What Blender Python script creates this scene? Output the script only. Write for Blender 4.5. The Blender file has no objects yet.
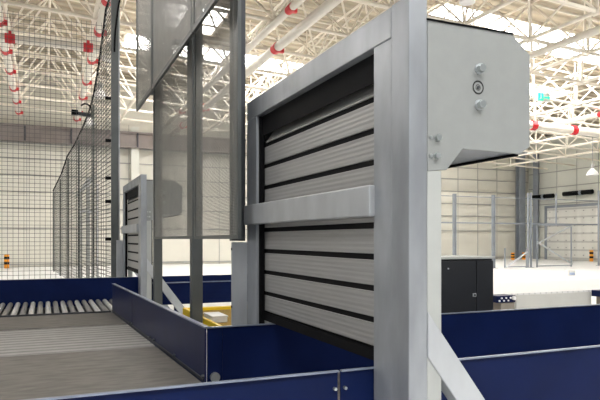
import bpy, bmesh, math, random
from mathutils import Vector, Matrix
random.seed(7)
S = bpy.context.scene
C = S.collection

# ------------------------------------------------------------------ camera
EYE = 1.6
cam = bpy.data.cameras.new('camera'); co = bpy.data.objects.new('camera', cam); C.objects.link(co)
co.location = (0, 0, EYE); co.rotation_euler = (math.radians(90), 0, math.radians(-23))
cam.sensor_width = 36; cam.lens = 36; cam.shift_y = 0.065; cam.clip_end = 300; cam.clip_start = 0.05
S.camera = co
# ------------------------------------------------------------------ world, light, exposure
w = bpy.data.worlds.new('world'); S.world = w; w.use_nodes = True
w.node_tree.nodes['Background'].inputs[0].default_value = (0.93, 0.96, 1.0, 1)
w.node_tree.nodes['Background'].inputs[1].default_value = 0.28
S.view_settings.view_transform = 'Standard'; S.view_settings.look = 'None'
S.view_settings.exposure = 0.18; S.view_settings.gamma = 1.0
SKY_STRENGTH = 17.0          # daylight through the seen skylights, and glow of the added fill panes
# ------------------------------------------------------------------ materials
def mat(name, col, rough=.5, metal=0, noise=0, nscale=8, stretch=(1, 1, 1), bump=0, spec=None, col2=None, detail=4):
    m = bpy.data.materials.new(name); m.use_nodes = True; nt = m.node_tree; b = nt.nodes['Principled BSDF']
    b.inputs['Base Color'].default_value = (*col, 1); b.inputs['Roughness'].default_value = rough; b.inputs['Metallic'].default_value = metal
    if spec is not None: b.inputs['Specular IOR Level'].default_value = spec
    tc = nt.nodes.new('ShaderNodeTexCoord'); mp = nt.nodes.new('ShaderNodeMapping'); mp.inputs['Scale'].default_value = stretch
    nz = nt.nodes.new('ShaderNodeTexNoise'); nz.inputs['Scale'].default_value = nscale; nz.inputs['Detail'].default_value = detail
    nt.links.new(tc.outputs['Object'], mp.inputs[0]); nt.links.new(mp.outputs[0], nz.inputs['Vector'])
    if noise or col2:
        r = nt.nodes.new('ShaderNodeValToRGB'); r.color_ramp.elements[0].position = .3; r.color_ramp.elements[1].position = .7
        c2 = col2 or tuple(x * (1 + noise) for x in col); c1 = tuple(x * (1 - noise) for x in col) if not col2 else col
        r.color_ramp.elements[0].color = (*c1, 1); r.color_ramp.elements[1].color = (*c2, 1)
        nt.links.new(nz.outputs['Fac'], r.inputs[0]); nt.links.new(r.outputs[0], b.inputs['Base Color'])
    if bump:
        bp = nt.nodes.new('ShaderNodeBump'); bp.inputs['Strength'].default_value = bump; bp.inputs['Distance'].default_value = .01
        nt.links.new(nz.outputs['Fac'], bp.inputs['Height']); nt.links.new(bp.outputs[0], b.inputs['Normal'])
    return m
def ribs(m, axis, period, depth, sharp=False, dark=None):
    """regular grooves: bump (and groove colour) from a sine along one object axis"""
    nt = m.node_tree; b = nt.nodes['Principled BSDF']
    tc = nt.nodes.new('ShaderNodeTexCoord'); sp = nt.nodes.new('ShaderNodeSeparateXYZ'); nt.links.new(tc.outputs['Object'], sp.inputs[0])
    mu = nt.nodes.new('ShaderNodeMath'); mu.operation = 'MULTIPLY'; mu.inputs[1].default_value = 2 * math.pi / period
    sn = nt.nodes.new('ShaderNodeMath'); sn.operation = 'SINE'
    nt.links.new(sp.outputs[axis], mu.inputs[0]); nt.links.new(mu.outputs[0], sn.inputs[0])
    out = sn.outputs[0]
    if sharp:
        g = nt.nodes.new('ShaderNodeMath'); g.operation = 'GREATER_THAN'; g.inputs[1].default_value = .8; nt.links.new(out, g.inputs[0]); out = g.outputs[0]
    bp = nt.nodes.new('ShaderNodeBump'); bp.inputs['Strength'].default_value = depth; bp.inputs['Distance'].default_value = period * .2
    nt.links.new(out, bp.inputs['Height']); nt.links.new(bp.outputs[0], b.inputs['Normal'])
    if dark:
        mx = nt.nodes.new('ShaderNodeMixRGB'); mx.inputs[1].default_value = b.inputs['Base Color'].default_value; mx.inputs[2].default_value = (*dark, 1)
        if b.inputs['Base Color'].links: nt.links.new(b.inputs['Base Color'].links[0].from_socket, mx.inputs[1])
        mr = nt.nodes.new('ShaderNodeMapRange'); mr.inputs[1].default_value = -1; nt.links.new(out, mr.inputs[0]) if not sharp else None
        nt.links.new(mr.outputs[0] if not sharp else out, mx.inputs[0]); nt.links.new(mx.outputs[0], b.inputs['Base Color'])
    return m
def glow(name, col, s):
    m = bpy.data.materials.new(name); m.use_nodes = True; b = m.node_tree.nodes['Principled BSDF']
    b.inputs['Base Color'].default_value = (*col, 1); b.inputs['Emission Color'].default_value = (*col, 1); b.inputs['Emission Strength'].default_value = s
    return m
def perforated(name, col, pitch, radius):
    m = mat(name, col, .45, .3, .1, 5); nt = m.node_tree; b = nt.nodes['Principled BSDF']
    tc = nt.nodes.new('ShaderNodeTexCoord'); sc = nt.nodes.new('ShaderNodeVectorMath'); sc.operation = 'SCALE'; sc.inputs['Scale'].default_value = 1 / pitch
    fr = nt.nodes.new('ShaderNodeVectorMath'); fr.operation = 'FRACTION'
    sb = nt.nodes.new('ShaderNodeVectorMath'); sb.operation = 'SUBTRACT'; sb.inputs[1].default_value = (.5, .5, .5)
    ml = nt.nodes.new('ShaderNodeVectorMath'); ml.operation = 'MULTIPLY'; ml.inputs[1].default_value = (0, 1, 1)
    ln = nt.nodes.new('ShaderNodeVectorMath'); ln.operation = 'LENGTH'
    gt = nt.nodes.new('ShaderNodeMath'); gt.operation = 'GREATER_THAN'; gt.inputs[1].default_value = radius
    nt.links.new(tc.outputs['Object'], sc.inputs[0]); nt.links.new(sc.outputs[0], fr.inputs[0]); nt.links.new(fr.outputs[0], sb.inputs[0])
    nt.links.new(sb.outputs[0], ml.inputs[0]); nt.links.new(ml.outputs[0], ln.inputs[0]); nt.links.new(ln.outputs['Value'], gt.inputs[0])
    nt.links.new(gt.outputs[0], b.inputs['Alpha'])
    return m
M = dict(
    galv=mat('galvanized_steel', (.38, .405, .435), .40, .5, .2, 5, (1, 1, .35), .08),
    galv_light=mat('zinc_steel', (.50, .525, .55), .42, .4, .14, 5, (1, 1, .4), .05),
    slat=ribs(mat('brushed_aluminium_slat', (.40, .40, .395), .42, .35, .08, 6, (1, .5, 30), 0), 2, .027, .12),
    rubber=mat('black_rubber', (.005, .005, .006), .7, 0, .2, 20, spec=.15),
    dark=mat('dark_steel', (.06, .065, .075), .5, .4, .1, 9),
    housing=mat('grey_powder_coat', (.28, .295, .29), .45, 0, .03, 14, bump=.02),
    column=mat('off_white_paint', (.43, .45, .435), .45, 0, .03, 6),
    blue=mat('navy_blue_paint', (.005, .012, .060), .34, 0, .15, 3, bump=.02, spec=.10),
    blue_edge=mat('worn_blue_edge', (.25, .29, .38), .35, .4, .15, 12),
    belt=mat('worn_belt_rubber', (.09, .084, .078), .5, 0, 0, 5, (1, 3, 1), .1, col2=(.18, .166, .152), detail=8),
    roller=mat('zinc_roller', (.78, .78, .76), .4, .5, .1, 9),
    roller_grey=mat('worn_grey_roller', (.38, .37, .355), .4, .2, .1, 5),
    roller_dim=mat('grey_roller_sleeve', (.27, .265, .255), .45, .3, .1, 9),
    fence=mat('grey_fence_paint', (.11, .12, .12), .45, .3, .06, 6),
    bolt=mat('bolt_zinc', (.5, .54, .54), .3, .8),
    white=mat('white_plastic', (.85, .85, .84), .5),
    yellow=mat('yellow_paint', (.85, .60, .01), .4, 0, .05, 9),
    mustard=mat('mustard_matting', (.20, .12, .02), .9, 0, 0, 60, (1, 3, 1), .5, col2=(.40, .26, .04)),
    cabinet=mat('black_cabinet_paint', (.018, .020, .024), .42, 0, .1, 5),
    wire=mat('grey_wire', (.10, .105, .10), .5, .3),
    frame_white=mat('cream_roof_steel', (.86, .80, .70), .5, 0, .04, 5),
    deck=ribs(mat('roof_deck_sheet', (.47, .41, .31), .6, 0, .12, .6, (1, 1, 1)), 1, .6, .6, dark=(.36, .31, .23)),
    wall=mat('cream_wall_panel', (.68, .665, .59), .55, 0, .04, .5),
    wallr=mat('pale_wall_panel', (.67, .68, .62), .55, 0, .04, .5),
    girt=mat('girt_steel', (.36, .36, .35), .55, .2, .05, 2),
    beam=mat('brown_grey_beam', (.24, .21, .20), .55, .2, .1, 2),
    col_steel=mat('blue_grey_column', (.30, .33, .37), .5, .2, .06, 2),
    floor=mat('pale_epoxy_floor', (.80, .80, .79), .35, 0, .03, .4, bump=.02),
    red=mat('red_coupling', (.62, .02, .03), .45, 0),
    orange=mat('orange_paint', (.9, .35, .02), .5),
    pipe=mat('cream_sprinkler_pipe', (.78, .74, .66), .4, 0, .04, 4),
    skylight_and_fill=glow('skylight_and_fill_pane', (1, .985, .97), SKY_STRENGTH),
    exit=glow('exit_sign_face', (.02, .75, .45), 1.0),
    perf=perforated('perforated_grey_sheet', (.25, .255, .24), .012, .36),
    perf_light=perforated('perforated_sheet_open', (.22, .22, .21), .012, .43),
    ring=mat('black_print', (.01, .01, .01), .5),
    tiled=ribs(ribs(mat('dotted_white_deck', (.80, .80, .79), .45), 0, .12, .3, True, (.6, .6, .6)), 1, .12, .3),
)

# ------------------------------------------------------------------ builders
def obj(name, bm, m, parent=None, bevel=0, smooth=False):
    bmesh.ops.recalc_face_normals(bm, faces=bm.faces)
    me = bpy.data.meshes.new(name); bm.to_mesh(me); bm.free()
    for x in (m if isinstance(m, (list, tuple)) else [m]): me.materials.append(x)
    if smooth: me.polygons.foreach_set('use_smooth', [True] * len(me.polygons))
    o = bpy.data.objects.new(name, me); C.objects.link(o)
    if parent:
        o.parent = parent
        o.matrix_parent_inverse = parent_world(parent).inverted()
    if bevel:
        b = o.modifiers.new('bevel', 'BEVEL'); b.width = bevel; b.segments = 2; b.limit_method = 'ANGLE'
    return o
def parent_world(p):
    m = Matrix.LocRotScale(p.location, p.rotation_euler, p.scale)
    return parent_world(p.parent) @ p.matrix_parent_inverse @ m if p.parent else m
def thing(name, label, cat, loc, group=None, kind=None):
    o = bpy.data.objects.new(name, None); C.objects.link(o); o.location = loc; o.empty_display_size = .1
    o['label'] = label; o['category'] = cat
    if group: o['group'] = group
    if kind: o['kind'] = kind
    return o
def tag(o, label, cat, group=None):
    o['label'] = label; o['category'] = cat
    if group: o['group'] = group
    return o
def box(bm, x0, x1, y0, y1, z0, z1, mi=0):
    v = [bm.verts.new((x, y, z)) for z in (z0, z1) for x, y in ((x0, y0), (x1, y0), (x1, y1), (x0, y1))]
    for f in ((0, 3, 2, 1), (4, 5, 6, 7), (0, 1, 5, 4), (1, 2, 6, 5), (2, 3, 7, 6), (3, 0, 4, 7)):
        bm.faces.new([v[i] for i in f]).material_index = mi
    return v
def B(*a):
    bm = bmesh.new(); box(bm, *a); return bm
def tube(bm, a, b, r, n=8, caps=True, r2=None, mi=0):
    a = Vector(a); b = Vector(b); d = (b - a)
    if d.length < 1e-6: return
    d.normalize(); u = d.orthogonal().normalized(); v = d.cross(u); r2 = r if r2 is None else r2
    A = [bm.verts.new(a + (u * math.cos(2 * math.pi * i / n) + v * math.sin(2 * math.pi * i / n)) * r) for i in range(n)]
    D = [bm.verts.new(b + (u * math.cos(2 * math.pi * i / n) + v * math.sin(2 * math.pi * i / n)) * r2) for i in range(n)]
    for i in range(n): bm.faces.new((A[i], A[(i + 1) % n], D[(i + 1) % n], D[i])).material_index = mi
    if caps: bm.faces.new(A[::-1]).material_index = mi; bm.faces.new(D).material_index = mi
def T(a, b, r, n=10, r2=None):
    bm = bmesh.new(); tube(bm, a, b, r, n, True, r2); return bm
def path(bm, pts, r, n=6):
    for a, b in zip(pts, pts[1:]): tube(bm, a, b, r, n)
def prismY(poly, y0, y1):
    bm = bmesh.new(); A = [bm.verts.new((x, y0, z)) for x, z in poly]; D = [bm.verts.new((x, y1, z)) for x, z in poly]
    n = len(poly); bm.faces.new(A); bm.faces.new(D[::-1])
    for i in range(n): bm.faces.new((A[i], A[(i + 1) % n], D[(i + 1) % n], D[i]))
    return bm
def quad_wall(bm, p, q, z0, z1, t):
    """vertical plate between two plan points"""
    p = Vector(p); q = Vector(q); n = Vector((-(q - p).y, (q - p).x)).normalized() * t
    v = [bm.verts.new((*c, z)) for z in (z0, z1) for c in (p, q, q + n, p + n)]
    for f in ((0, 3, 2, 1), (4, 5, 6, 7), (0, 1, 5, 4), (1, 2, 6, 5), (2, 3, 7, 6), (3, 0, 4, 7)): bm.faces.new([v[i] for i in f])

# ================================================================== THE SETTING
XR, YF = 36.5, 38.0
def struct(name, bm, m, parent=None, **k):
    o = obj(name, bm, m, parent, **k)
    if not parent: o['kind'] = 'structure'
    return o
f = struct('floor', B(-22, XR + .3, -12, YF + .3, -.2, 0), M['floor'])
# far wall with girts and panel joints
wl = struct('wall_back', B(-22, XR + .3, YF, YF + .3, 0, 11.6), M['wall'])
for z in (.12, 2.2, 3.35, 4.3, 5.25, 6.2, 7.1):
    struct('girt', B(-21.9, XR - .1, YF - .07, YF + .01, z, z + .055), M['girt'], wl)
bm = bmesh.new()
for i in range(30): box(bm, -20 + 1.9 * i, -19.97 + 1.9 * i, YF - .03, YF + .01, 0, 8.6)
struct('panel_joint', bm, M['girt'], wl)
wr = struct('wall_right', B(XR, XR + .3, 4, YF, 0, 10.5), M['wallr'])
for z in (.12, 2.5, 4.3, 5.6, 6.8):
    struct('girt', B(XR - .07, XR + .01, 4.1, YF - .1, z, z + .055), M['girt'], wr)
bm = bmesh.new()
for i in range(16): box(bm, XR - .03, XR + .01, 6.5 + 1.9 * i, 6.54 + 1.9 * i, 0, 8.2)
struct('panel_joint', bm, M['girt'], wr)
for i, (x, y) in enumerate(((4.8, 37.4), (35.0, 37.4), (36.1, 36.6))):
    wide = .46 if i == 0 else .6
    bm = bmesh.new(); box(bm, x, x + .04 if i == 2 else x + wide, y, y + .04 if i < 2 else y + .5, 0, 8.4)
    if i < 2:
        box(bm, x + .0, x + wide, y + .36, y + .4, 0, 8.4); box(bm, x + wide * .45, x + wide * .55, y + .04, y + .36, 0, 8.4)
    else: box(bm, x + .04, x + .34, y + .2, y + .26, 0, 8.4)
    struct('trim_%d' % (i + 1), bm, M['col_steel'] if i else M['wallr'])
# roof deck follows a gentle fall towards the right wall
def zb(x): return 8.72 - .045 * x
def zt(x): return zb(x) + 1.9
bm = bmesh.new()
def slab(bm, x0, x1, y0, y1, dz, th):
    v = [bm.verts.new((x, y, zt(x) + dz + t)) for t in (0, th) for x, y in ((x0, y0), (x1, y0), (x1, y1), (x0, y1))]
    for q in ((0, 3, 2, 1), (4, 5, 6, 7), (0, 1, 5, 4), (1, 2, 6, 5), (2, 3, 7, 6), (3, 0, 4, 7)): bm.faces.new([v[i] for i in q])
slab(bm, -22, XR + .3, -12, YF + .3, .75, .2)
ceil = struct('ceiling', bm, M['deck'])
for y in [4 + 2.6 * i for i in range(14)]:
    bm = bmesh.new(); slab(bm, -21.5, XR, y, y + .05, .66, .089)
    struct('purlin', bm, M['frame_white'], ceil)
sky_and_fill = [(3.5, 14, 28.5, 31.2), (14, 26, 19, 21.4), (4.5, 7, 23.6, 27), (20, 28, 25.5, 27), (18, 30, 32, 33.2), (-16, -5, 24, 27.5), (12, 20, 6, 8), (-6, 12, -6, -3.4), (-8, -5, 3, 6)]  # seen skylights first; later panes, mostly out of view, are added fill light
for i, (x0, x1, y0, y1) in enumerate(sky_and_fill):
    bm = bmesh.new(); slab(bm, x0, x1, y0, y1, .70, .052); o = struct('window_%d' % (i + 1), bm, M['skylight_and_fill'])
    bm = bmesh.new()
    for a, b_, c_, d in ((x0 - .1, x1 + .1, y0 - .1, y0), (x0 - .1, x1 + .1, y1, y1 + .1), (x0 - .1, x0, y0, y1), (x1, x1 + .1, y0, y1)): slab(bm, a, b_, c_, d, .64, .112)
    k = x0 + 1.3
    while k < x1 - .2: slab(bm, k, k + .07, y0, y1, .66, .04); k += 1.3
    struct('window_frame', bm, M['frame_white'], o)

# space frame: bottom grid, offset top grid, pyramid braces
GX = [-1.15 + 2.6 * k for k in range(-5, 14)]; GY = [22.8 + 2.6 * k for k in range(-6, 6)]
sf = thing('space_frame', 'cream steel space frame of tubes carrying the hall roof', 'roof frame', (0, 22, 8.7), kind='structure')
for x in GX:
    bm = bmesh.new(); tube(bm, (x, GY[0], zb(x)), (x, YF - .25, zb(x)), .07, 8)
    for y in GY: tube(bm, (x, y - .13, zb(x)), (x, y + .13, zb(x)), .11, 8)
    obj('bottom_chord', bm, M['frame_white'], sf)
for y in GY:
    obj('bottom_chord', T((GX[0], y, zb(GX[0])), (XR - .2, y, zb(XR - .2)), .06), M['frame_white'], sf)
TX = [x + 1.3 for x in GX[:-1]]; TY = [y + 1.3 for y in GY]
for x in TX: obj('top_chord', T((x, TY[0], zt(x)), (x, YF - .25, zt(x)), .045), M['frame_white'], sf)
for y in TY: obj('top_chord', T((TX[0], y, zt(TX[0])), (TX[-1], y, zt(TX[-1])), .045), M['frame_white'], sf)
for y in TY:
    if y + 1.3 > YF: continue
    bm = bmesh.new()
    for x in TX:
        for sx in (-1.3, 1.3):
            for sy in (-1.3, 1.3): tube(bm, (x, y, zt(x)), (x + sx, y + sy, zb(x + sx)), .038, 5, False)
        tube(bm, (x, y, zt(x)), (x, y, zt(x) + .56), .028, 5, False)
    obj('diagonal_brace', bm, M['frame_white'], sf)

# sprinkler pipes with red couplings, just under the bottom chords
def sprinkler(label, a, b, r, cl, group=None, n=0, big=()):
    a = Vector(a); b = Vector(b); t = thing('sprinkler_pipe', label, 'pipe', a, group)
    obj('pipe', T(a, b, r, 12), M['pipe'], t, smooth=False)
    d = (b - a).normalized()
    for s_ in cl:
        p = a + d * s_; c_ = obj('coupling', T(p - d * .17, p + d * .17, r * 1.15, 12), M['red'], t); obj('lug', B(p.x + r * .5, p.x + r * 1.7, p.y - .06, p.y + .06, p.z - r * .9, p.z + .02), M['red'], c_)
    for s_ in big:
        p = a + d * s_; q_ = obj('clamp', T(p - d * .15, p + d * .15, r * 1.2, 8), M['red'], t)
        obj('bolt', T(p + Vector((0, -.1, -.2)), p + Vector((0, -.1, .2)), .05, 6), M['red'], q_)
    for s_ in range(1, int((b - a).length), 4):
        p = a + d * s_; obj('hanger', T(p, (p.x, p.y, zb(p.x) + .02), .02, 5), M['pipe'], t)
ys = lambda *v: [q - 10 for q in v]
sprinkler('cream sprinkler pipe with red couplings on the far left of the roof', (-1.35, 10, zb(-1.35) - .22), (-1.35, 37, zb(-1.35) - .24), .14, ys(17, 18.6, 21.3, 24.5, 27.4, 30.5, 33.3, 36))
sprinkler('cream sprinkler pipe with red couplings above the receding wire fence', (1.62, 10, zb(1.6) - .24), (1.62, 37, zb(1.6) - .26), .14, ys(17.8, 20.6, 24, 27.4, 30.4, 34, 36))
sprinkler('cream sprinkler pipe crossing the roof between two red clamps at top left', (-6, 21.5, zb(-1) - .68), (2.0, 21.5, zb(-1) - .68), .13, [], big=(4.95, 7.33))
sprinkler('thick cream pipe with red couplings over the rolling door frame', (7.2, 10, zb(7) - .35), (7.2, 37, zb(7) - .35), .15, ys(19.0, 23.5, 29, 34))
sprinkler('cream pipe running beside the thick pipe over the door frame', (6.5, 10, zb(6.5) - .2), (6.5, 37, zb(6.5) - .2), .11, ys(16, 31))
sprinkler('cream pipe passing above the grey shutter housing', (15.2, 10, zb(15) - .2), (15.2, 37, zb(15) - .2), .12, ys(17.2, 19, 25, 31))
sprinkler('cream pipe right of the green exit sign', (23.6, 12, zb(23.6) - .3), (23.6, 37, zb(23.6) - .3), .11, ys(18, 21.5, 26, 31))
sprinkler('fat cream pipe with red couplings running across right of the shutter housing', (14, 22.0, 7.15), (34, 22.0, 6.8), .2, [], big=(7.4, 10.0))

# brown beam on the far wall
t = thing('crane_beam', 'long dark brown-grey beam high along the far wall behind the wire mesh', 'beam', (-8, 37.3, 7.1))
bm = bmesh.new(); box(bm, -21, 12, 37.2, 37.5, 7.95, 8.06); box(bm, -21, 12, 37.33, 37.37, 7.2, 7.95); box(bm, -21, 12, 37.2, 37.5, 7.1, 7.2)
obj('beam', bm, M['beam'], t)
for x in (-19.6, -15.9, -12.2, -8.5, -4.8, -1.1, 1.35, 5.1, 8.8):
    obj('stiffener', B(x, x + .08, 37.18, 37.34, 7.15, 8.0), M['dark'], t)
    obj('bracket', B(x, x + .14, 37.5, YF, 7.3, 7.45), M['beam'], t)
# far right wall: loading door, black pipes, bollards
t = thing('door_1', 'pale loading door with rows of small dots on the right wall', 'door', (XR, 33, 0), kind='structure')
obj('door_panel', B(XR - .12, XR - .04, 29.6, 35.9, .05, 4.0), ribs(ribs(mat('loading_door_panel', (.70, .70, .66), .5), 2, .62, .4, True, (.5, .5, .48)), 1, .8, .2), t)
bm = bmesh.new()
for i in range(7):
    for j in range(8): tube(bm, (XR - .16, 30 + .8 * j, .4 + .55 * i), (XR - .11, 30 + .8 * j, .4 + .55 * i), .045, 6)
obj('rivet', bm, M['girt'], t)
obj('door_frame', B(XR - .2, XR - .05, 35.9, 36.1, 0, 4.15), M['col_steel'], t)
obj('header', B(XR - .2, XR - .05, 29.4, 36.1, 4.0, 4.2), M['col_steel'], t)
for k, (y0, y1, z, lb) in enumerate(((35.0, 37.2, 4.95, 'black lagged pipe on the right wall beside the corner columns'), (31.4, 34.0, 5.0, 'black lagged pipe over the pale loading door'))):
    t = thing('lagged_pipe', lb, 'pipe', (XR - .3, y0, z))
    obj('pipe', T((XR - .4, y0, z), (XR - .4, y1, z), .17), M['rubber'], t)
    obj('pipe_clip', T((XR - .4, y0 + .9, z), (XR - .4, y0 + 1.1, z), .2), M['col_steel'], t)
    obj('bracket', B(XR - .4, XR - .001, y0 + .95, y0 + 1.05, z - .03, z + .03), M['col_steel'], t)

def bollard(loc, label, hgt=.55):
    x, y = loc; t = thing('bollard', label, 'bollard', (x, y, 0), 'orange and black bollards')
    obj('post', T((x, y, 0), (x, y, hgt), .13, 14), M['orange'], t)
    for z in (.22, .52): obj('band', T((x, y, z * hgt / .8), (x, y, (z + .15) * hgt / .8), .135, 14), M['rubber'], t)
bollard((-1.95, 36.6), 'orange and black bollard by the far wall at the extreme left', .75)
bollard((33.2, 36.2), 'orange and black bollard at the foot of the corner columns, left of the pair')
bollard((34.3, 36.2), 'orange and black bollard at the foot of the corner columns, right of the pair')
bollard((36.0, 31.4), 'tall orange and black bollard by the pale loading door', .8)

# ================================================================== FAR EQUIPMENT
# light guard framework on the right, Y = 26
def gf():
    Y = 26
    def post(x, z1, lb, wd=.18):
        t = thing('guard_post', lb, 'post', (x, Y, 0), 'grey steel posts of the far enclosure')
        obj('post', B(x - wd / 2, x - wd / 2 + .05, Y, Y + .12, .02, z1), M['col_steel'], t); obj('post', B(x + wd / 2 - .05, x + wd / 2, Y, Y + .12, .02, z1), M['col_steel'], t)
        obj('base_plate', B(x - .2, x + .2, Y - .1, Y + .2, 0, .02), M['col_steel'], t)
    post(19.95, 4.0, 'grey enclosure post nearest the shutter housing, above the black cabinet')
    post(22.55, 4.0, 'grey enclosure post just right of the black cabinet')
    post(25.1, 4.2, 'grey enclosure post in front of the corner columns', .26)
    post(30.6, 4.5, 'grey enclosure post at the right edge of the view', .3)
    t = thing('guard_rail', 'thin grey rail joining the tops of the far enclosure posts', 'rail', (25, Y, 2.4))
    obj('rail', B(18.5, 30.6, Y + .12, Y + .17, 2.43, 2.50), M['col_steel'], t); obj('rail', B(18.5, 30.6, Y + .12, Y + .17, 3.86, 3.9), M['col_steel'], t)
    for k, (x0, x1, z1, lb, dg) in enumerate(((25.45, 28.1, 2.42, 'tall grey braced gate panel before the pale loading door', ((0, 1, 1, 0), (0, .62, 1, 1))), (23.15, 24.75, 1.1, 'low grey braced panel left of the tall braced gate', ((0, 0, 1, .8),)))):
        t = thing('gate_panel', lb, 'gate', (x0, Y, 0))
        bm = bmesh.new(); Yg = Y - .15
        box(bm, x0, x0 + .06, Yg, Yg + .06, 0, z1); box(bm, x1 - .06, x1, Yg, Yg + .06, 0, z1)
        if k == 0: box(bm, x0, x1, Yg, Yg + .06, z1 - .06, z1); box(bm, (x0 + x1) / 2 + .1, (x0 + x1) / 2 + .16, Yg, Yg + .06, z1, 4.2)
        box(bm, x0, x1, Yg, Yg + .06, .05, .1); obj('frame', bm, M['col_steel'], t)
        for a, c, d, e in dg:
            if k == 0 and c == 1: a, c, d, e = 0, .6, 1, .06
            elif k == 0: a, c, d, e = 0, .55, 1, .98
            obj('brace', T((x0 + (x1 - x0) * a, Yg, z1 * c), (x0 + (x1 - x0) * d, Yg, z1 * e), .045, 6), M['galv_light'], t)
gf()
t = thing('floor_box', 'small white box lying on the floor before the braced gate', 'box', (21.2, 19.6, 0))
obj('body', B(21.0, 21.4, 19.5, 19.8, 0, .24), M['white'], t, bevel=.02); obj('label_panel', B(21.05, 21.35, 19.49, 19.5, .03, .13), mat('pale_blue_print', (.45, .55, .75)), t)

def lamp(loc, label, r=.3):
    x, y, z = loc; t = thing('high_bay_lamp', label, 'lamp', loc, 'high bay lamps')
    bm = bmesh.new(); prof = [(.06, .3), (.1, .22), (.16, .17), (r * .8, .08), (r, -.08), (r * .98, -.1)]
    rings = [[bm.verts.new((x + a * math.cos(q * math.pi / 8), y + a * math.sin(q * math.pi / 8), z + h_)) for q in range(16)] for a, h_ in prof]
    for A, D in zip(rings, rings[1:]):
        for i in range(16): bm.faces.new((A[i], A[(i + 1) % 16], D[(i + 1) % 16], D[i]))
    bm.faces.new(rings[0]); bm.faces.new(rings[-1]); obj('shade', bm, M['white'], t, smooth=False)
    obj('cap', T((x, y, z + .28), (x, y, z + .5), .1), M['girt'], t)
    obj('rod', T((x, y, z + .5), (x, y, zb(x)), .02, 6), M['girt'], t)
lamp((2.1, 22.1, 8.0), 'white high bay lamp beside the red clamp at top left')
lamp((2.15, 27, 7.75), 'white high bay lamp above the dark bracket on the wire fence')
lamp((2.15, 33.5, 7.7), 'white high bay lamp farthest down the left aisle')
lamp((7.9, 9.9, 6.5), 'white high bay lamp just above the grey shutter housing', .16)
lamp((24.8, 19.0, 6.2), 'white high bay lamp right of the fat pipe couplings', .32)
lamp((27.6, 24.0, 5.2), 'white high bay lamp low over the far enclosure', .32)
t = thing('exit_sign', 'small green emergency exit sign hanging in the roof frame', 'sign', (19.5, 19.4, 7.600))
obj('body', B(19.15, 19.85, 19.4, 19.5, 7.450, 7.800), M['white'], t); 
obj('sign_face', B(19.17, 19.45, 19.385, 19.4, 7.470, 7.780), M['exit'], t)
bm = bmesh.new(); box(bm, 19.5, 19.72, 19.385, 19.4, 7.580, 7.640); 
v = [bm.verts.new(p) for p in ((19.7, 19.385, 7.520), (19.82, 19.385, 7.610), (19.7, 19.385, 7.700))]; bm.faces.new(v); obj('arrow', bm, M['exit'], t)
bm = bmesh.new(); tube(bm, (19.29, 19.38, 7.720), (19.29, 19.38, 7.740), .03); tube(bm, (19.29, 19.38, 7.700), (19.31, 19.38, 7.610), .02); tube(bm, (19.31, 19.38, 7.610), (19.24, 19.38, 7.520), .014); tube(bm, (19.31, 19.38, 7.610), (19.37, 19.38, 7.530), .014)
obj('running_figure', bm, M['white'], t)
obj('hanger', T((19.65, 19.45, 7.800), (19.65, 19.45, zb(19.65) - .02), .015, 6), M['girt'], t)

# silver strip column behind the receding fence
t = thing('aluminium_door_frame', 'bright aluminium posts of a small portal behind the receding wire fence', 'door frame', (1.4, 24, 0))
for x, wd, z in ((1.12, .16, 3.5), (1.42, .14, 3.9), (1.80, .05, 3.7)): obj('post', B(x, x + wd, 24, 24.15, 0, z), M['column'] if wd > .1 else M['galv_light'], t)
for q in (0, .18, .36): obj('tube', T((1.1 + q, 23.96, 3.2 + q), (1.5 + q * .8, 23.96, 3.9 + q * .4), .035, 6), M['galv_light'], t)
obj('cross_rail', B(1.12, 1.85, 23.93, 23.99, 2.6, 2.68), M['galv_light'], t)

# ================================================================== WIRE FENCES
FX, FY = 1.30, 13.4
t = thing('wire_fence', 'grey square wire mesh fence standing across behind the back blue guard', 'fence', (-5, FY, 0))
bm = bmesh.new(); z1 = 6.2; x = -8.0
while x < FX - .05: tube(bm, (x, FY, .1), (x, FY, z1), .005, 4, False); x += .10
z = .1
while z < z1: tube(bm, (-8, FY, z), (FX - .02, FY, z), .005, 4, False); z += .085
obj('wire_mesh', bm, M['wire'], t)
obj('bottom_rail', B(-8, FX - .01, FY - .02, FY + .02, .05, .1), M['fence'], t)
obj('post', B(-8.1, -8, FY - .05, FY + .05, 0, 6.4), M['fence'], t)
t = thing('fence_post', 'tall dark grey post left of the far rolling door', 'post', (FX, FY, 0))
obj('post', B(FX, FX + .15, FY, FY + .12, 0, 7.6), M['fence'], t)
obj('flange', B(FX + .151, FX + .175, FY - .01, FY + .13, 0, 7.6), M['galv'], t)
for z in (1.6, 2.4, 2.9, 3.7, 4.6): obj('clamp', T((FX - .12, FY - .03, z), (FX - .01, FY - .03, z), .035, 8), M['rubber'], t)
obj('base_plate', B(FX - .1, FX + .28, FY - .1, FY + .22, 0, .015), M['galv'], t)
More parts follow.
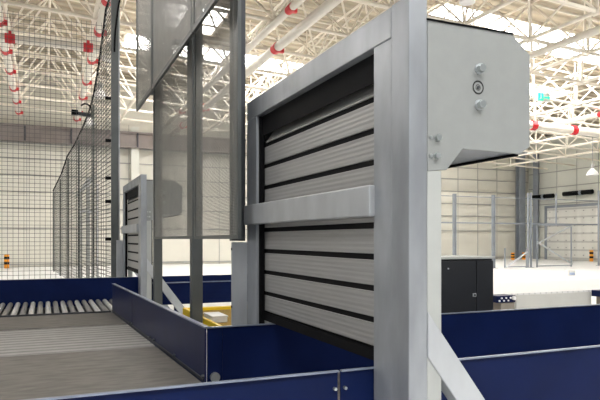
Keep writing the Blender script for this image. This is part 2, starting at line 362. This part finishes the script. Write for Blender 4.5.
# receding fence: top edge falls with distance
prof = [(0, 7.0), (1.0, 6.9), (2.2, 5.9), (3.2, 5.35), (4.2, 5.1), (6.0, 4.9), (8.0, 4.75), (10.5, 4.7), (13, 4.3), (18.3, 3.9)]
def topz(s_):
    for (a, za), (b, zb_) in zip(prof, prof[1:]):
        if s_ <= b: return za + (zb_ - za) * (s_ - a) / (b - a)
    return prof[-1][1]
P0 = Vector((FX + .05, FY + .15)); P1 = Vector((.32, 32)); L = (P1 - P0).length; D = (P1 - P0) / L
t = thing('wire_fence', 'dark wire mesh fence receding down the aisle under a sagging black cable', 'fence', (P0.x, P0.y, 0))
bm = bmesh.new(); s_ = 0
while s_ < L:
    p = P0 + D * s_; tube(bm, (p.x, p.y, .1), (p.x, p.y, topz(s_)), .007, 4, False); s_ += .28
z = .1
while z < 7.0:
    e = L
    s_ = 0
    while s_ < L and topz(s_) >= z: s_ += .1
    e = min(s_, L); q = P0 + D * e
    if e > .2: tube(bm, (P0.x, P0.y, z), (q.x, q.y, z), .008, 4, False)
    z += .095
obj('wire_mesh', bm, M['wire'], t)
for s_ in (3.6, 7.2, 10.8, 14.4, 18.2):
    p = P0 + D * s_; obj('post', B(p.x + .02, p.x + .08, p.y, p.y + .06, 0, topz(s_)), M['fence'], t)
bm = bmesh.new(); path(bm, [(*(P0 + D * (s_ * .5)), topz(s_ * .5) + .02) for s_ in range(0, 37)], .025); obj('cable', bm, M['rubber'], t)
t = thing('signal_bracket', 'dark bracket arm hooked on the sagging cable of the receding fence', 'bracket', (1.1, 19, 5.5))
obj('arm', T((.72, 17.5, 5.05), (1.25, 17.5, 5.0), .05, 8), M['dark'], t)
bm = bmesh.new(); path(bm, [(1.02 + .16 * math.cos(a * .4), 17.5, 5.12 + .2 * math.sin(a * .4)) for a in range(-1, 7)], .025); obj('hook', bm, M['rubber'], t)
obj('head', B(.66, .82, 17.42, 17.58, 5.0, 5.12), M['rubber'], t)
t = thing('hanging_cable', 'black cable hanging in the air right of the tall fence post', 'cable', (1.9, 13.5, 5))
bm = bmesh.new(); path(bm, [(1.36 + .42 * (i / 10) ** 1.8, 13.35, 5.6 + 2.4 * (i / 10)) for i in range(11)], .018); obj('cable', bm, M['rubber'], t)

# ================================================================== CONVEYORS
ZG, ZB = .955, .57
def guard(name, parent, p, q, z0=None, z1=ZG, th=.012, lip=.035, both=False):
    z0 = ZB - .12 if z0 is None else z0
    bm = bmesh.new(); quad_wall(bm, p, q, z0, z1, th); g = obj(name, bm, M['blue'], parent, bevel=.003)
    bm = bmesh.new(); quad_wall(bm, p, q, z1 + .0005, z1 + .004, lip); obj('folded_edge', bm, M['blue_edge'], g)
    return g
def legs(parent, pts, top, m='blue'):
    for x, y in pts:
        l = obj('leg', B(x - .04, x + .04, y - .04, y + .04, .01, top), M[m], parent); obj('foot', T((x, y, 0), (x, y, .02), .07, 12), M['dark'], l)
# main belt conveyor in the foreground
mc = thing('belt_conveyor', 'wide worn grey-brown belt conveyor bed in the left foreground', 'conveyor', (-.9, 4.2, 0))
def guard_x(y): return 1.06 - (y - 4.25) * .0383 - .014        # the long guard runs in slightly towards its far end
def bed_poly(y0, y1, z0, z1, x0=-3.6):
    bm = bmesh.new(); c = [(x0, y0), (min(guard_x(y0), 1.04), y0), (1.04, 4.25), (guard_x(y1), y1), (x0, y1)] if y0 < 4 else [(x0, y0), (guard_x(y0), y0), (guard_x(y1), y1), (x0, y1)]
    lo = [bm.verts.new((*p, z0)) for p in c]; hi = [bm.verts.new((*p, z1)) for p in c]; n = len(c)
    bm.faces.new(lo[::-1]); bm.faces.new(hi)
    for i in range(n): bm.faces.new((lo[i], lo[(i + 1) % n], hi[(i + 1) % n], hi[i]))
    return bm
bm = bed_poly(2.68, 5.84, ZB - .03, ZB); obj('belt', bm, M['belt'], mc, bevel=.01)
obj('bed', B(-3.6, .96, 2.7, 5.8, ZB - .14, ZB - .04), M['blue'], mc)
legs(mc, [(-3.4, 2.8), (-1.2, 2.8), (.9, 2.8), (-3.4, 5.6), (-1.2, 5.6), (.85, 5.6)], ZB - .14)
# near guard running across, in two panels
ng = thing('blue_guard_rail', 'navy blue guard panel with pale top edge across the bottom foreground', 'guard', (-1, 2.62, 0))
bm = bmesh.new(); quad_wall(bm, (-2.6, 2.615), (1.31, 2.615), .4, ZG, .012); g = obj('panel', bm, M['blue'], ng, bevel=.003)
bm = bmesh.new(); quad_wall(bm, (-2.6, 2.60), (1.31, 2.60), ZG, ZG + .008, .02); obj('folded_edge', bm, M['blue_edge'], g)
for z in (ZG - .08,): obj('bolt', T((1.29, 2.595, z), (1.29, 2.615, z), .008, 8), M['bolt'], ng)
for x in (-2.0, 0.2): obj('leg', B(x, x + .06, 2.63, 2.67, 0, .42), M['blue'], ng)
ng = thing('blue_guard_rail', 'navy blue guard panel passing through the near door under the shutter', 'guard', (2, 2.62, 0))
bm = bmesh.new(); quad_wall(bm, (1.325, 2.615), (7.6, 2.615), .4, ZG, .012); g = obj('panel', bm, M['blue'], ng, bevel=.003)
bm = bmesh.new(); quad_wall(bm, (1.325, 2.60), (7.6, 2.60), ZG, ZG + .008, .02); obj('folded_edge', bm, M['blue_edge'], g)
obj('bolt', T((1.345, 2.595, ZG - .08), (1.345, 2.615, ZG - .08), .008, 8), M['bolt'], ng)
for x in (2.9, 5.2, 7.4): obj('leg', B(x, x + .06, 2.63, 2.67, 0, .42), M['blue'], ng)
# branch conveyor through the near door
br = thing('branch_conveyor', 'blue-sided conveyor passing through the near rolling door', 'conveyor', (4, 3.4, 0))
obj('belt', B(1.045, 7.6, 2.68, 4.2, ZB - .03, ZB), M['belt'], br, bevel=.01)
obj('bed', B(1.06, 7.6, 2.7, 4.18, ZB - .14, ZB - .04), M['blue'], br)
fg = thing('blue_guard_rail', 'tall navy blue guard panel behind the branch conveyor, running past the black cabinet', 'guard', (4, 4.27, 0))
for x0, x1 in ((1.076, 1.19), (1.1915, 7.6)):
    bm = bmesh.new(); quad_wall(bm, (x0, 4.25), (x1, 4.25), ZB - .12, ZG, .012); g = obj('panel', bm, M['blue'], fg, bevel=.002)
    bm = bmesh.new(); quad_wall(bm, (x0, 4.24), (x1, 4.24), ZG, ZG + .008, .03); obj('folded_edge', bm, M['blue_edge'], g)
obj('bolt', T((1.13, 4.22, ZB + .03), (1.13, 4.25, ZB + .03), .035, 12), M['bolt'], fg)
legs(fg, [(3, 4.3), (5.4, 4.3), (7.4, 4.3)], ZG - .3)
legs(br, [(1.9, 2.8), (4.6, 2.8), (7.3, 2.8), (1.9, 4.1), (4.6, 4.1), (7.3, 4.1)], ZB - .14)
# long guard down the right side of the main line
GA, GB = Vector((1.06, 4.25)), Vector((.88, 8.95))
lg = thing('blue_guard_rail', 'long navy blue guard with bright top edge down the right side of the main conveyor', 'guard', (1, 6.5, 0))
d = (GB - GA).normalized(); nrm = Vector((-d.y, d.x))
k0 = GA
for a, b in ((0, 3.05), (3.06, 4.7)):
    bm = bmesh.new(); quad_wall(bm, GA + d * a, GA + d * b, ZB - .1, ZG, -.012); g = obj('panel', bm, M['blue'], lg, bevel=.002)
    bm = bmesh.new(); quad_wall(bm, GA + d * a + nrm * .004, GA + d * b + nrm * .004, ZG, ZG + .01, -.04); obj('folded_edge', bm, M['blue_edge'], g)
for a in (.03, .9, 1.75, 1.95, 3.0, 3.12):
    p = GA + d * a; obj('bolt', T((p.x, p.y, ZB + .035), (p.x - .02, p.y, ZB + .035), .013, 8), M['dark'], lg)
bm = bmesh.new(); quad_wall(bm, GA + d * .02 + nrm * .008, GB + nrm * .008, ZB + .001, ZB + .02, -.008); obj('base_strip', bm, M['dark'], lg)
for a in (.5, 2.5, 4.4):
    p = GA + d * a; obj('leg', B(p.x + .02, p.x + .08, p.y, p.y + .06, 0, ZB), M['blue'], lg)
# roller deck with rollers across, then short belt, then the transfer rollers
rc = thing('roller_conveyor', 'grey roller deck of closely set rollers across the main line', 'conveyor', (-1, 6.7, 0))
obj('bed', B(-3.6, .93, 5.9, 7.5, ZB - .16, ZB - .08), M['dark'], rc)
n = 21
for i in range(n):
    y = 5.93 + (7.5 - 5.93) * i / (n - 1); obj('roller', T((-3.6, y, ZB - .034), (guard_x(y), y, ZB - .031), .029, 14), M['roller_grey'] if i % 2 else M['roller_dim'], rc, smooth=False)
legs(rc, [(-3.4, 6.1), (-.8, 6.1), (.85, 6.1), (-3.4, 7.3), (-.8, 7.3), (.8, 7.3)], ZB - .16)
sc = thing('belt_conveyor', 'narrow worn grey belt between the roller deck and the transfer rollers', 'conveyor', (-1, 8.1, 0))
obj('belt', bed_poly(7.58, 8.80, ZB - .03, ZB, -4.2), M['belt'], sc, bevel=.01); obj('bed', B(-4.2, .86, 7.6, 8.78, ZB - .14, ZB - .04), M['blue'], sc)
legs(sc, [(-4, 7.7), (-1, 7.7), (.8, 7.7), (-4, 8.7), (-1, 8.7), (.8, 8.7)], ZB - .14)
tr = thing('transfer_conveyor', 'row of short silver rollers leading towards the far rolling door', 'conveyor', (-1, 9.8, 0))
x = -5.0; i = 0
obj('bed', B(-5.1, 1.38, 8.98, 10.8, ZB - .2, ZB - .1), M['dark'], tr)
while x < 1.35:
    if i < 64 or True:
        obj('roller', T((x, 9.02, ZB - .035), (x, 10.78, ZB - .035), .038, 10), M['roller'] if i % 2 else M['roller_dim'], tr)
    x += .112; i += 1
obj('edge_rail', B(-5.1, .86, 8.88, 8.92, ZB - .15, ZB + .01), M['dark'], tr)
legs(tr, [(-4.8, 9.1), (-1, 9.1), (1.2, 9.1), (-4.8, 10.7), (-1, 10.7), (1.2, 10.7)], ZB - .2)
bg = thing('blue_guard_rail', 'navy blue guard along the back of the transfer rollers at left', 'guard', (0, 10.9, 0))
guard('panel', bg, (-6, 10.85), (1.64, 10.85), ZB - .2, .93)
legs(bg, [(-5.6, 10.95), (-2, 10.95), (1.1, 10.95)], .6)
bg = thing('blue_guard_rail', 'navy blue guard with a pale line seen between the grey fence posts', 'guard', (4, 10.85, 0))
guard('panel', bg, (1.65, 10.85), (5.9, 10.85), .42, .93)
obj('trim_strip', B(1.65, 5.9, 10.83, 10.848, .805, .825), M['blue_edge'], bg)
legs(bg, [(2.2, 10.95), (5.6, 10.95)], .6)

# ================================================================== ROLLING DOORS
def rolling_door(X, Y0, Y1, name_label, plate, fallback=0):
    t = thing('rolling_door', name_label, 'rolling door', (X, (Y0 + Y1) / 2, 0))
    G = M['galv']; XI = X + .1
    yi0, yi1 = Y0 + .318, Y1 - .235
    obj('outer_post', B(X, XI, Y0, Y0 + .15, 0, 2.70), G, t, bevel=.006)
    obj('inner_post', B(X + .003, XI, Y0 + .151, yi0, 0, 2.548), G, t, bevel=.003)
    obj('outer_post', B(X, X + .05, yi1, Y1, 0, 2.548), G, t, bevel=.006)
    obj('head_beam', B(X, XI, Y0 + .15, Y1, 2.55, 2.695), G, t, bevel=.005)
    obj('cross_bar', B(X - .03, X + .02, yi0 - .01, Y1, 1.712, 1.868), M['galv_light'], t, bevel=.008)
    # side guides
    obj('side_guide', B(X + .0505, X + .06, yi1 - .02, yi1 + .1, .55, 2.545), M['rubber'], t); obj('side_guide', B(XI, XI + .14, yi0 - .05, yi0 + .01, .55, 2.5), M['rubber'], t)
    obj('void_shade_strip', B(X + .05, X + .056, yi0, yi1 + .05, 2.40, 2.549), M['rubber'], t); obj('void_shade_lining', B(X + .095, XI + .4, yi0, yi1, 2.57, 2.58), M['dark'], t)  # black strip and dark lining added to stand for shade in the void
    obj('side_guide', B(X + .02, X + .056, yi1 - .008, yi1 - .001, .55, 2.547), M['rubber'], t)
    # curtain: slats and rubber joints
    cur = bmesh.new(); rub = bmesh.new(); xs = X + .065
    gaps = [2.325 - .1635 * i for i in range(8)]
    for i, gz in enumerate(gaps):
        zl = (gaps[i + 1] if i < 7 else gz - .15) + .016; zh = gz - .016
        box(cur, xs, xs + .03, yi0 - .04, yi1 + .05, zl, zh)
    # slat turning into the housing, then the rolled part
    for (xa, za, xb, zb2) in ((xs, 2.341, xs + .09, 2.475), (xs + .10, 2.485, xs + .22, 2.53)):
        v = [cur.verts.new(p) for p in ((xa, yi0 - .04, za), (xa, yi1 - .03, za), (xb, yi1 - .03, zb2), (xb, yi0 - .04, zb2), (xa + .03, yi0 - .04, za), (xa + .03, yi1 - .03, za), (xb + .03, yi1 - .03, zb2), (xb + .03, yi0 - .04, zb2))]
        for q in ((0, 1, 2, 3), (4, 7, 6, 5), (0, 4, 5, 1), (3, 2, 6, 7), (0, 3, 7, 4), (1, 5, 6, 2)): cur.faces.new([v[j] for j in q])
    box(rub, xs + .012, xs + .025, yi0 - .04, yi1 + .05, 1.0, 2.36)
    box(rub, xs - .004, xs + .034, yi0 - .04, yi1 + .05, .972, 1.03)
    co_ = obj('curtain', cur, M['slat'], t, bevel=.003); obj('rubber_joint', rub, M['rubber'], co_)
    # housing
    poly = [(XI, 2.597), (X + .595, 2.597), (X + .705, 2.51), (X + .705, 2.055), (X + .64, 2.016), (X + .298, 2.021), (X + .207, 1.919), (XI, 1.909)]
    pl = obj('side_plate', prismY(poly, Y0, Y0 + .012), M['housing'], t, bevel=.004); obj('side_plate', prismY(poly, Y1 - .02, Y1 - .005), M['housing'], t)
    for (x, z, r) in ((.391, 2.405, .022), (.391, 2.235, .022)):
        b_ = obj('bolt', T((X + x, Y0 - .03, z), (X + x, Y0, z), r, 6), M['bolt'], pl, bevel=.002)
        obj('washer', T((X + x, Y0 - .008, z), (X + x, Y0, z), r * 1.15, 18), M['galv_light'], b_)
    bm = bmesh.new()
    cx_, cz_ = X + .385, 2.317
    for i in range(28):
        a0, a1 = i * math.tau / 28, (i + 1) * math.tau / 28
        for r0, r1 in ((.026, .033), (.012, .0145)):
            bm.faces.new([bm.verts.new((cx_ + r * math.cos(a), Y0 - .0015, cz_ + r * math.sin(a))) for r, a in ((r0, a0), (r1, a0), (r1, a1), (r0, a1))])
    obj('ring_mark', bm, M['ring'], pl)
    obj('shaft_end', T((cx_, Y0 - .006, cz_), (cx_, Y0, cz_), .007, 10), M['dark'], pl)
    for (x, z) in ((.152, 2.063), (.146, 1.98)):
        obj('bolt', T((X + x, Y0 - .02, z), (X + x, Y0, z), .015, 6), M['bolt'], pl)
    for (x, z) in ((.118, 2.063), (.118, 1.98)): obj('bolt', T((X + x, Y0 - .006, z), (X + x, Y0, z), .009, 8), M['bolt'], pl)
    bm = bmesh.new()
    box(bm, XI, X + .6, Y0 + .012, Y1 - .02, 2.585, 2.595); box(bm, X + .695, X + .703, Y0 + .012, Y1 - .02, 2.06, 2.51)
    v = [bm.verts.new(p) for p in ((X + .595, Y0 + .012, 2.595), (X + .703, Y0 + .012, 2.508), (X + .703, Y1 - .02, 2.508), (X + .595, Y1 - .02, 2.595))]; bm.faces.new(v)
    box(bm, X + .64, X + .7, Y0 + .012, Y1 - .02, 2.024, 2.032)
    obj('cover', bm, M['housing'], t)
    obj('drum', T((X + .40, Y0 + .02, 2.3), (X + .40, Y1 - .03, 2.3), .22, 24), M['dark'], t)
    obj('top_seal', B(XI - .005, X + .6, Y0 - .008, Y0 + .02, 2.598, 2.602), M['rubber'], t)
    obj('underside', B(X + .30, X + .64, Y0 + .013, Y1 - .021, 2.022, 2.03), M['galv'], t); obj('edge_strip', B(X + .625, X + .642, Y0 + .013, Y1 - .021, 2.008, 2.021), M['rubber'], t)
    obj('lower_edge', prismY([(X + .30, 2.024), (X + .62, 2.019), (X + .62, 2.036), (X + .30, 2.04)], Y0 + .014, Y0 + .05), M['galv'], t)
    obj('rear_column', B(XI + .001, XI + .08, Y0 + .004, Y0 + .12, 0, 1.915), M['column'], t, bevel=.004)
    obj('rear_column', B(XI + .001, XI + .08, Y1 - .14, Y1 - .02, 0, 1.915), M['column'], t, bevel=.004)
    # raking brace down to the floor, on each side
    for y0 in (Y0 + .0, Y1 - .12):
        z0, z1 = 1.272, 1.062; k = 1.34
        br_ = obj('brace', prismY([(XI - .001 if y0 > Y0 else XI, z0), (XI + z0 / k, .005), (XI + z1 / k, .005), (XI, z1)], y0 - .004, y0 + .09), M['galv_light'], t, bevel=.006)
        obj('foot_plate', B(XI + .6, XI + 1.1, y0 - .05, y0 + .16, 0, .012), M['galv_light'], br_)
    # short side shield beside the far post
    if plate:
        p_ = obj('side_shield', B(X - .13, X - .001, Y1 - .01, Y1 + .008, .3, 1.575), M['galv_light'], t, bevel=.003)
        for z in (1.52, 1.06): obj('bolt', T((X - .135, Y1 - .012, z), (X - .13, Y1 - .012, z), .012, 6), M['dark'], p_)
    return t
rolling_door(1.5, 2.285, 4.63, 'large near rolling door with grey aluminium slats in a galvanized steel frame', True)
rolling_door(1.49, 10.42, 12.98, 'distant rolling door with pale frame behind the long blue guard', True)

# ================================================================== PERFORATED GUARD FENCE
gfence = thing('perforated_fence', 'tall grey perforated sheet fence on posts between the two rolling doors', 'fence', (1.4, 6.5, 0))
for y, z0 in ((4.64, 1.585), (6.1, 0), (8.42, 0)):
    obj('post', B(1.385, 1.498, y if not z0 else 4.66, y + .1 if not z0 else 4.74, z0, 5.3), M['fence'] if not z0 else M['dark'], gfence, bevel=.004)
for y in (6.1, 8.42): obj('base_plate', B(1.33, 1.55, y - .05, y + .15, 0, .015), M['fence'], gfence)
def sheet(x, y0, y1, z0, z1, fr=.03, border=.12, m='perf'):
    s0 = obj('perforated_sheet', B(x, x + .003, y0, y1, z0, z1), M['perf'], gfence)
    bm = bmesh.new()
    box(bm, x - .008, x + .02, y0, y0 + fr, z0, z1); box(bm, x - .008, x + .02, y1 - fr, y1, z0, z1)
    box(bm, x - .008, x + .02, y0 + fr, y1 - fr, z0, z0 + fr); box(bm, x - .008, x + .02, y0 + fr, y1 - fr, z1 - fr, z1)
    obj('sheet_frame', bm, M['fence'], s0)
    bm = bmesh.new(); e = .0035
    if border:
        box(bm, x + e, x + e + .002, y0 + fr, y0 + border, z0, z1); box(bm, x + e, x + e + .002, y1 - border * 1.3, y1 - fr, z0, z1)
        obj('border_strip', bm, M['fence'], s0)
    else: bm.free()
sheet(1.36, 4.40, 5.86, 1.6, 5.3, border=.14)
sheet(1.36, 5.93, 8.25, 1.6, 5.3, border=.3)
for a, b in ((3.55, 5.24), (5.27, 7.43), (7.46, 8.8)): sheet(1.2, a, b, 3.42, 6.0, fr=.05, border=0)
for y in (4.7, 6.15, 8.45): obj('bracket', B(1.225, 1.40, y, y + .05, 3.6, 3.65), M['fence'], gfence); 
obj('top_rail', B(1.385, 1.45, 4.66, 8.52, 5.3, 5.36), M['fence'], gfence)

# ================================================================== NEAR EQUIPMENT
# yellow cart with mat and white box
t = thing('yellow_platform', 'low yellow framed platform with mustard matting behind the blue guard', 'platform', (2.1, 6.2, 0))
bm = bmesh.new(); x0, x1, y0, y1 = 1.51, 3.2, 5.3, 7.15
box(bm, x0, x1, y1 - .09, y1, .68, .78); box(bm, x0, x0 + .035, y0, y1 - .09, .68, .78); box(bm, x1 - .09, x1, y0, y1 - .09, .68, .78); box(bm, x0 + .035, x1 - .09, y0, y0 + .08, .68, .78)
obj('frame', bm, M['yellow'], t, bevel=.005)
obj('matting', B(x0 + .036, x1 - .09, y0 + .08, y1 - .09, .70, .745), M['mustard'], t)
for x in (x0 + .05, x1 - .05):
    for y in (y0 + .05, y1 - .05): obj('leg', B(x - .04, x + .04, y - .04, y + .04, 0, .68), M['yellow'], t)
t = thing('white_box', 'small white box lying on the mustard matting of the yellow platform', 'box', (1.64, 6.1, .745))
obj('body', B(1.56, 1.72, 5.95, 6.3, .746, .80), M['white'], t, bevel=.01)
obj('lid', B(1.555, 1.725, 5.945, 6.305, .80, .815), M['white'], t, bevel=.003)
# black control cabinet
t = thing('control_cabinet', 'black metal control cabinet standing behind the right blue guard', 'cabinet', (4, 5.2, 0))
obj('body', B(3.45, 4.33, 5.02, 5.45, .08, 1.395), M['cabinet'], t, bevel=.005)
dr = obj('door', B(3.5, 4.10, 5.0, 5.018, .1, 1.375), M['cabinet'], t, bevel=.003)
obj('door', B(4.11, 4.325, 5.0, 5.018, .1, 1.375), M['cabinet'], t, bevel=.003)
bm = bmesh.new(); box(bm, 4.055, 4.095, 4.988, 5.0, 1.005, 1.04); l_ = obj('lock', bm, M['galv_light'], dr, bevel=.002); obj('keyhole', B(4.067, 4.083, 4.984, 4.988, 1.013, 1.032), M['rubber'], l_)
obj('screw', T((3.75, 4.992, 1.3), (3.75, 5.0, 1.3), .008, 8), M['galv_light'], dr)
obj('top_cap', B(3.44, 4.34, 4.985, 5.46, 1.395, 1.418), M['column'], t, bevel=.003); obj('plinth', B(3.5, 4.25, 5.08, 5.4, 0, .08), M['dark'], t)
# pale conveyor end with wheel sorter modules
t = thing('white_deck_table', 'pale machine table with dotted white deck right of the black cabinet', 'table', (7.8, 7.9, 0))
obj('body', B(6.95, 8.6, 7.5, 9.0, .06, .70), mat('pale_grey_cladding', (.62, .62, .58), .5, 0, .03, 5), t, bevel=.01)
obj('deck', B(6.5, 12.5, 7.51, 9.6, .70, .725), M['tiled'], t)
for x in (9.5, 12.2): obj('leg', B(x, x + .08, 7.7, 7.78, 0, .70), M['galv'], t)
for x in (7.1, 8.4): obj('foot', T((x, 8.2, 0), (x, 8.2, .06), .05), M['dark'], t)
for x0, lb in ((6.30, 'blue wheel module on a grey-brown plinth beside the black cabinet'), (8.55, 'blue wheel module at the right edge above the blue guard')):
    t = thing('wheel_module', lb, 'conveyor module', (x0, 7.3, 0), 'blue wheel modules')
    obj('plinth', B(x0 + .09, x0 + .36, 7.22, 7.44, 0, .625), mat('taupe_cladding', (.27, .24, .2), .6, 0, .1, 5), t, bevel=.01)
    bd = obj('housing', B(x0, x0 + .36, 7.2, 7.46, .63, .735), M['blue'], t, bevel=.008)
    for i in range(6): obj('wheel', T((x0 + .04 + .043 * i, 7.185, .66 + .04 * (i % 2)), (x0 + .04 + .043 * i, 7.2, .66 + .04 * (i % 2)), .014, 10), M['white'], bd)
    obj('end_cap', T((x0 + .315, 7.17, .695), (x0 + .315, 7.2, .695), .032, 14), M['white'], bd)
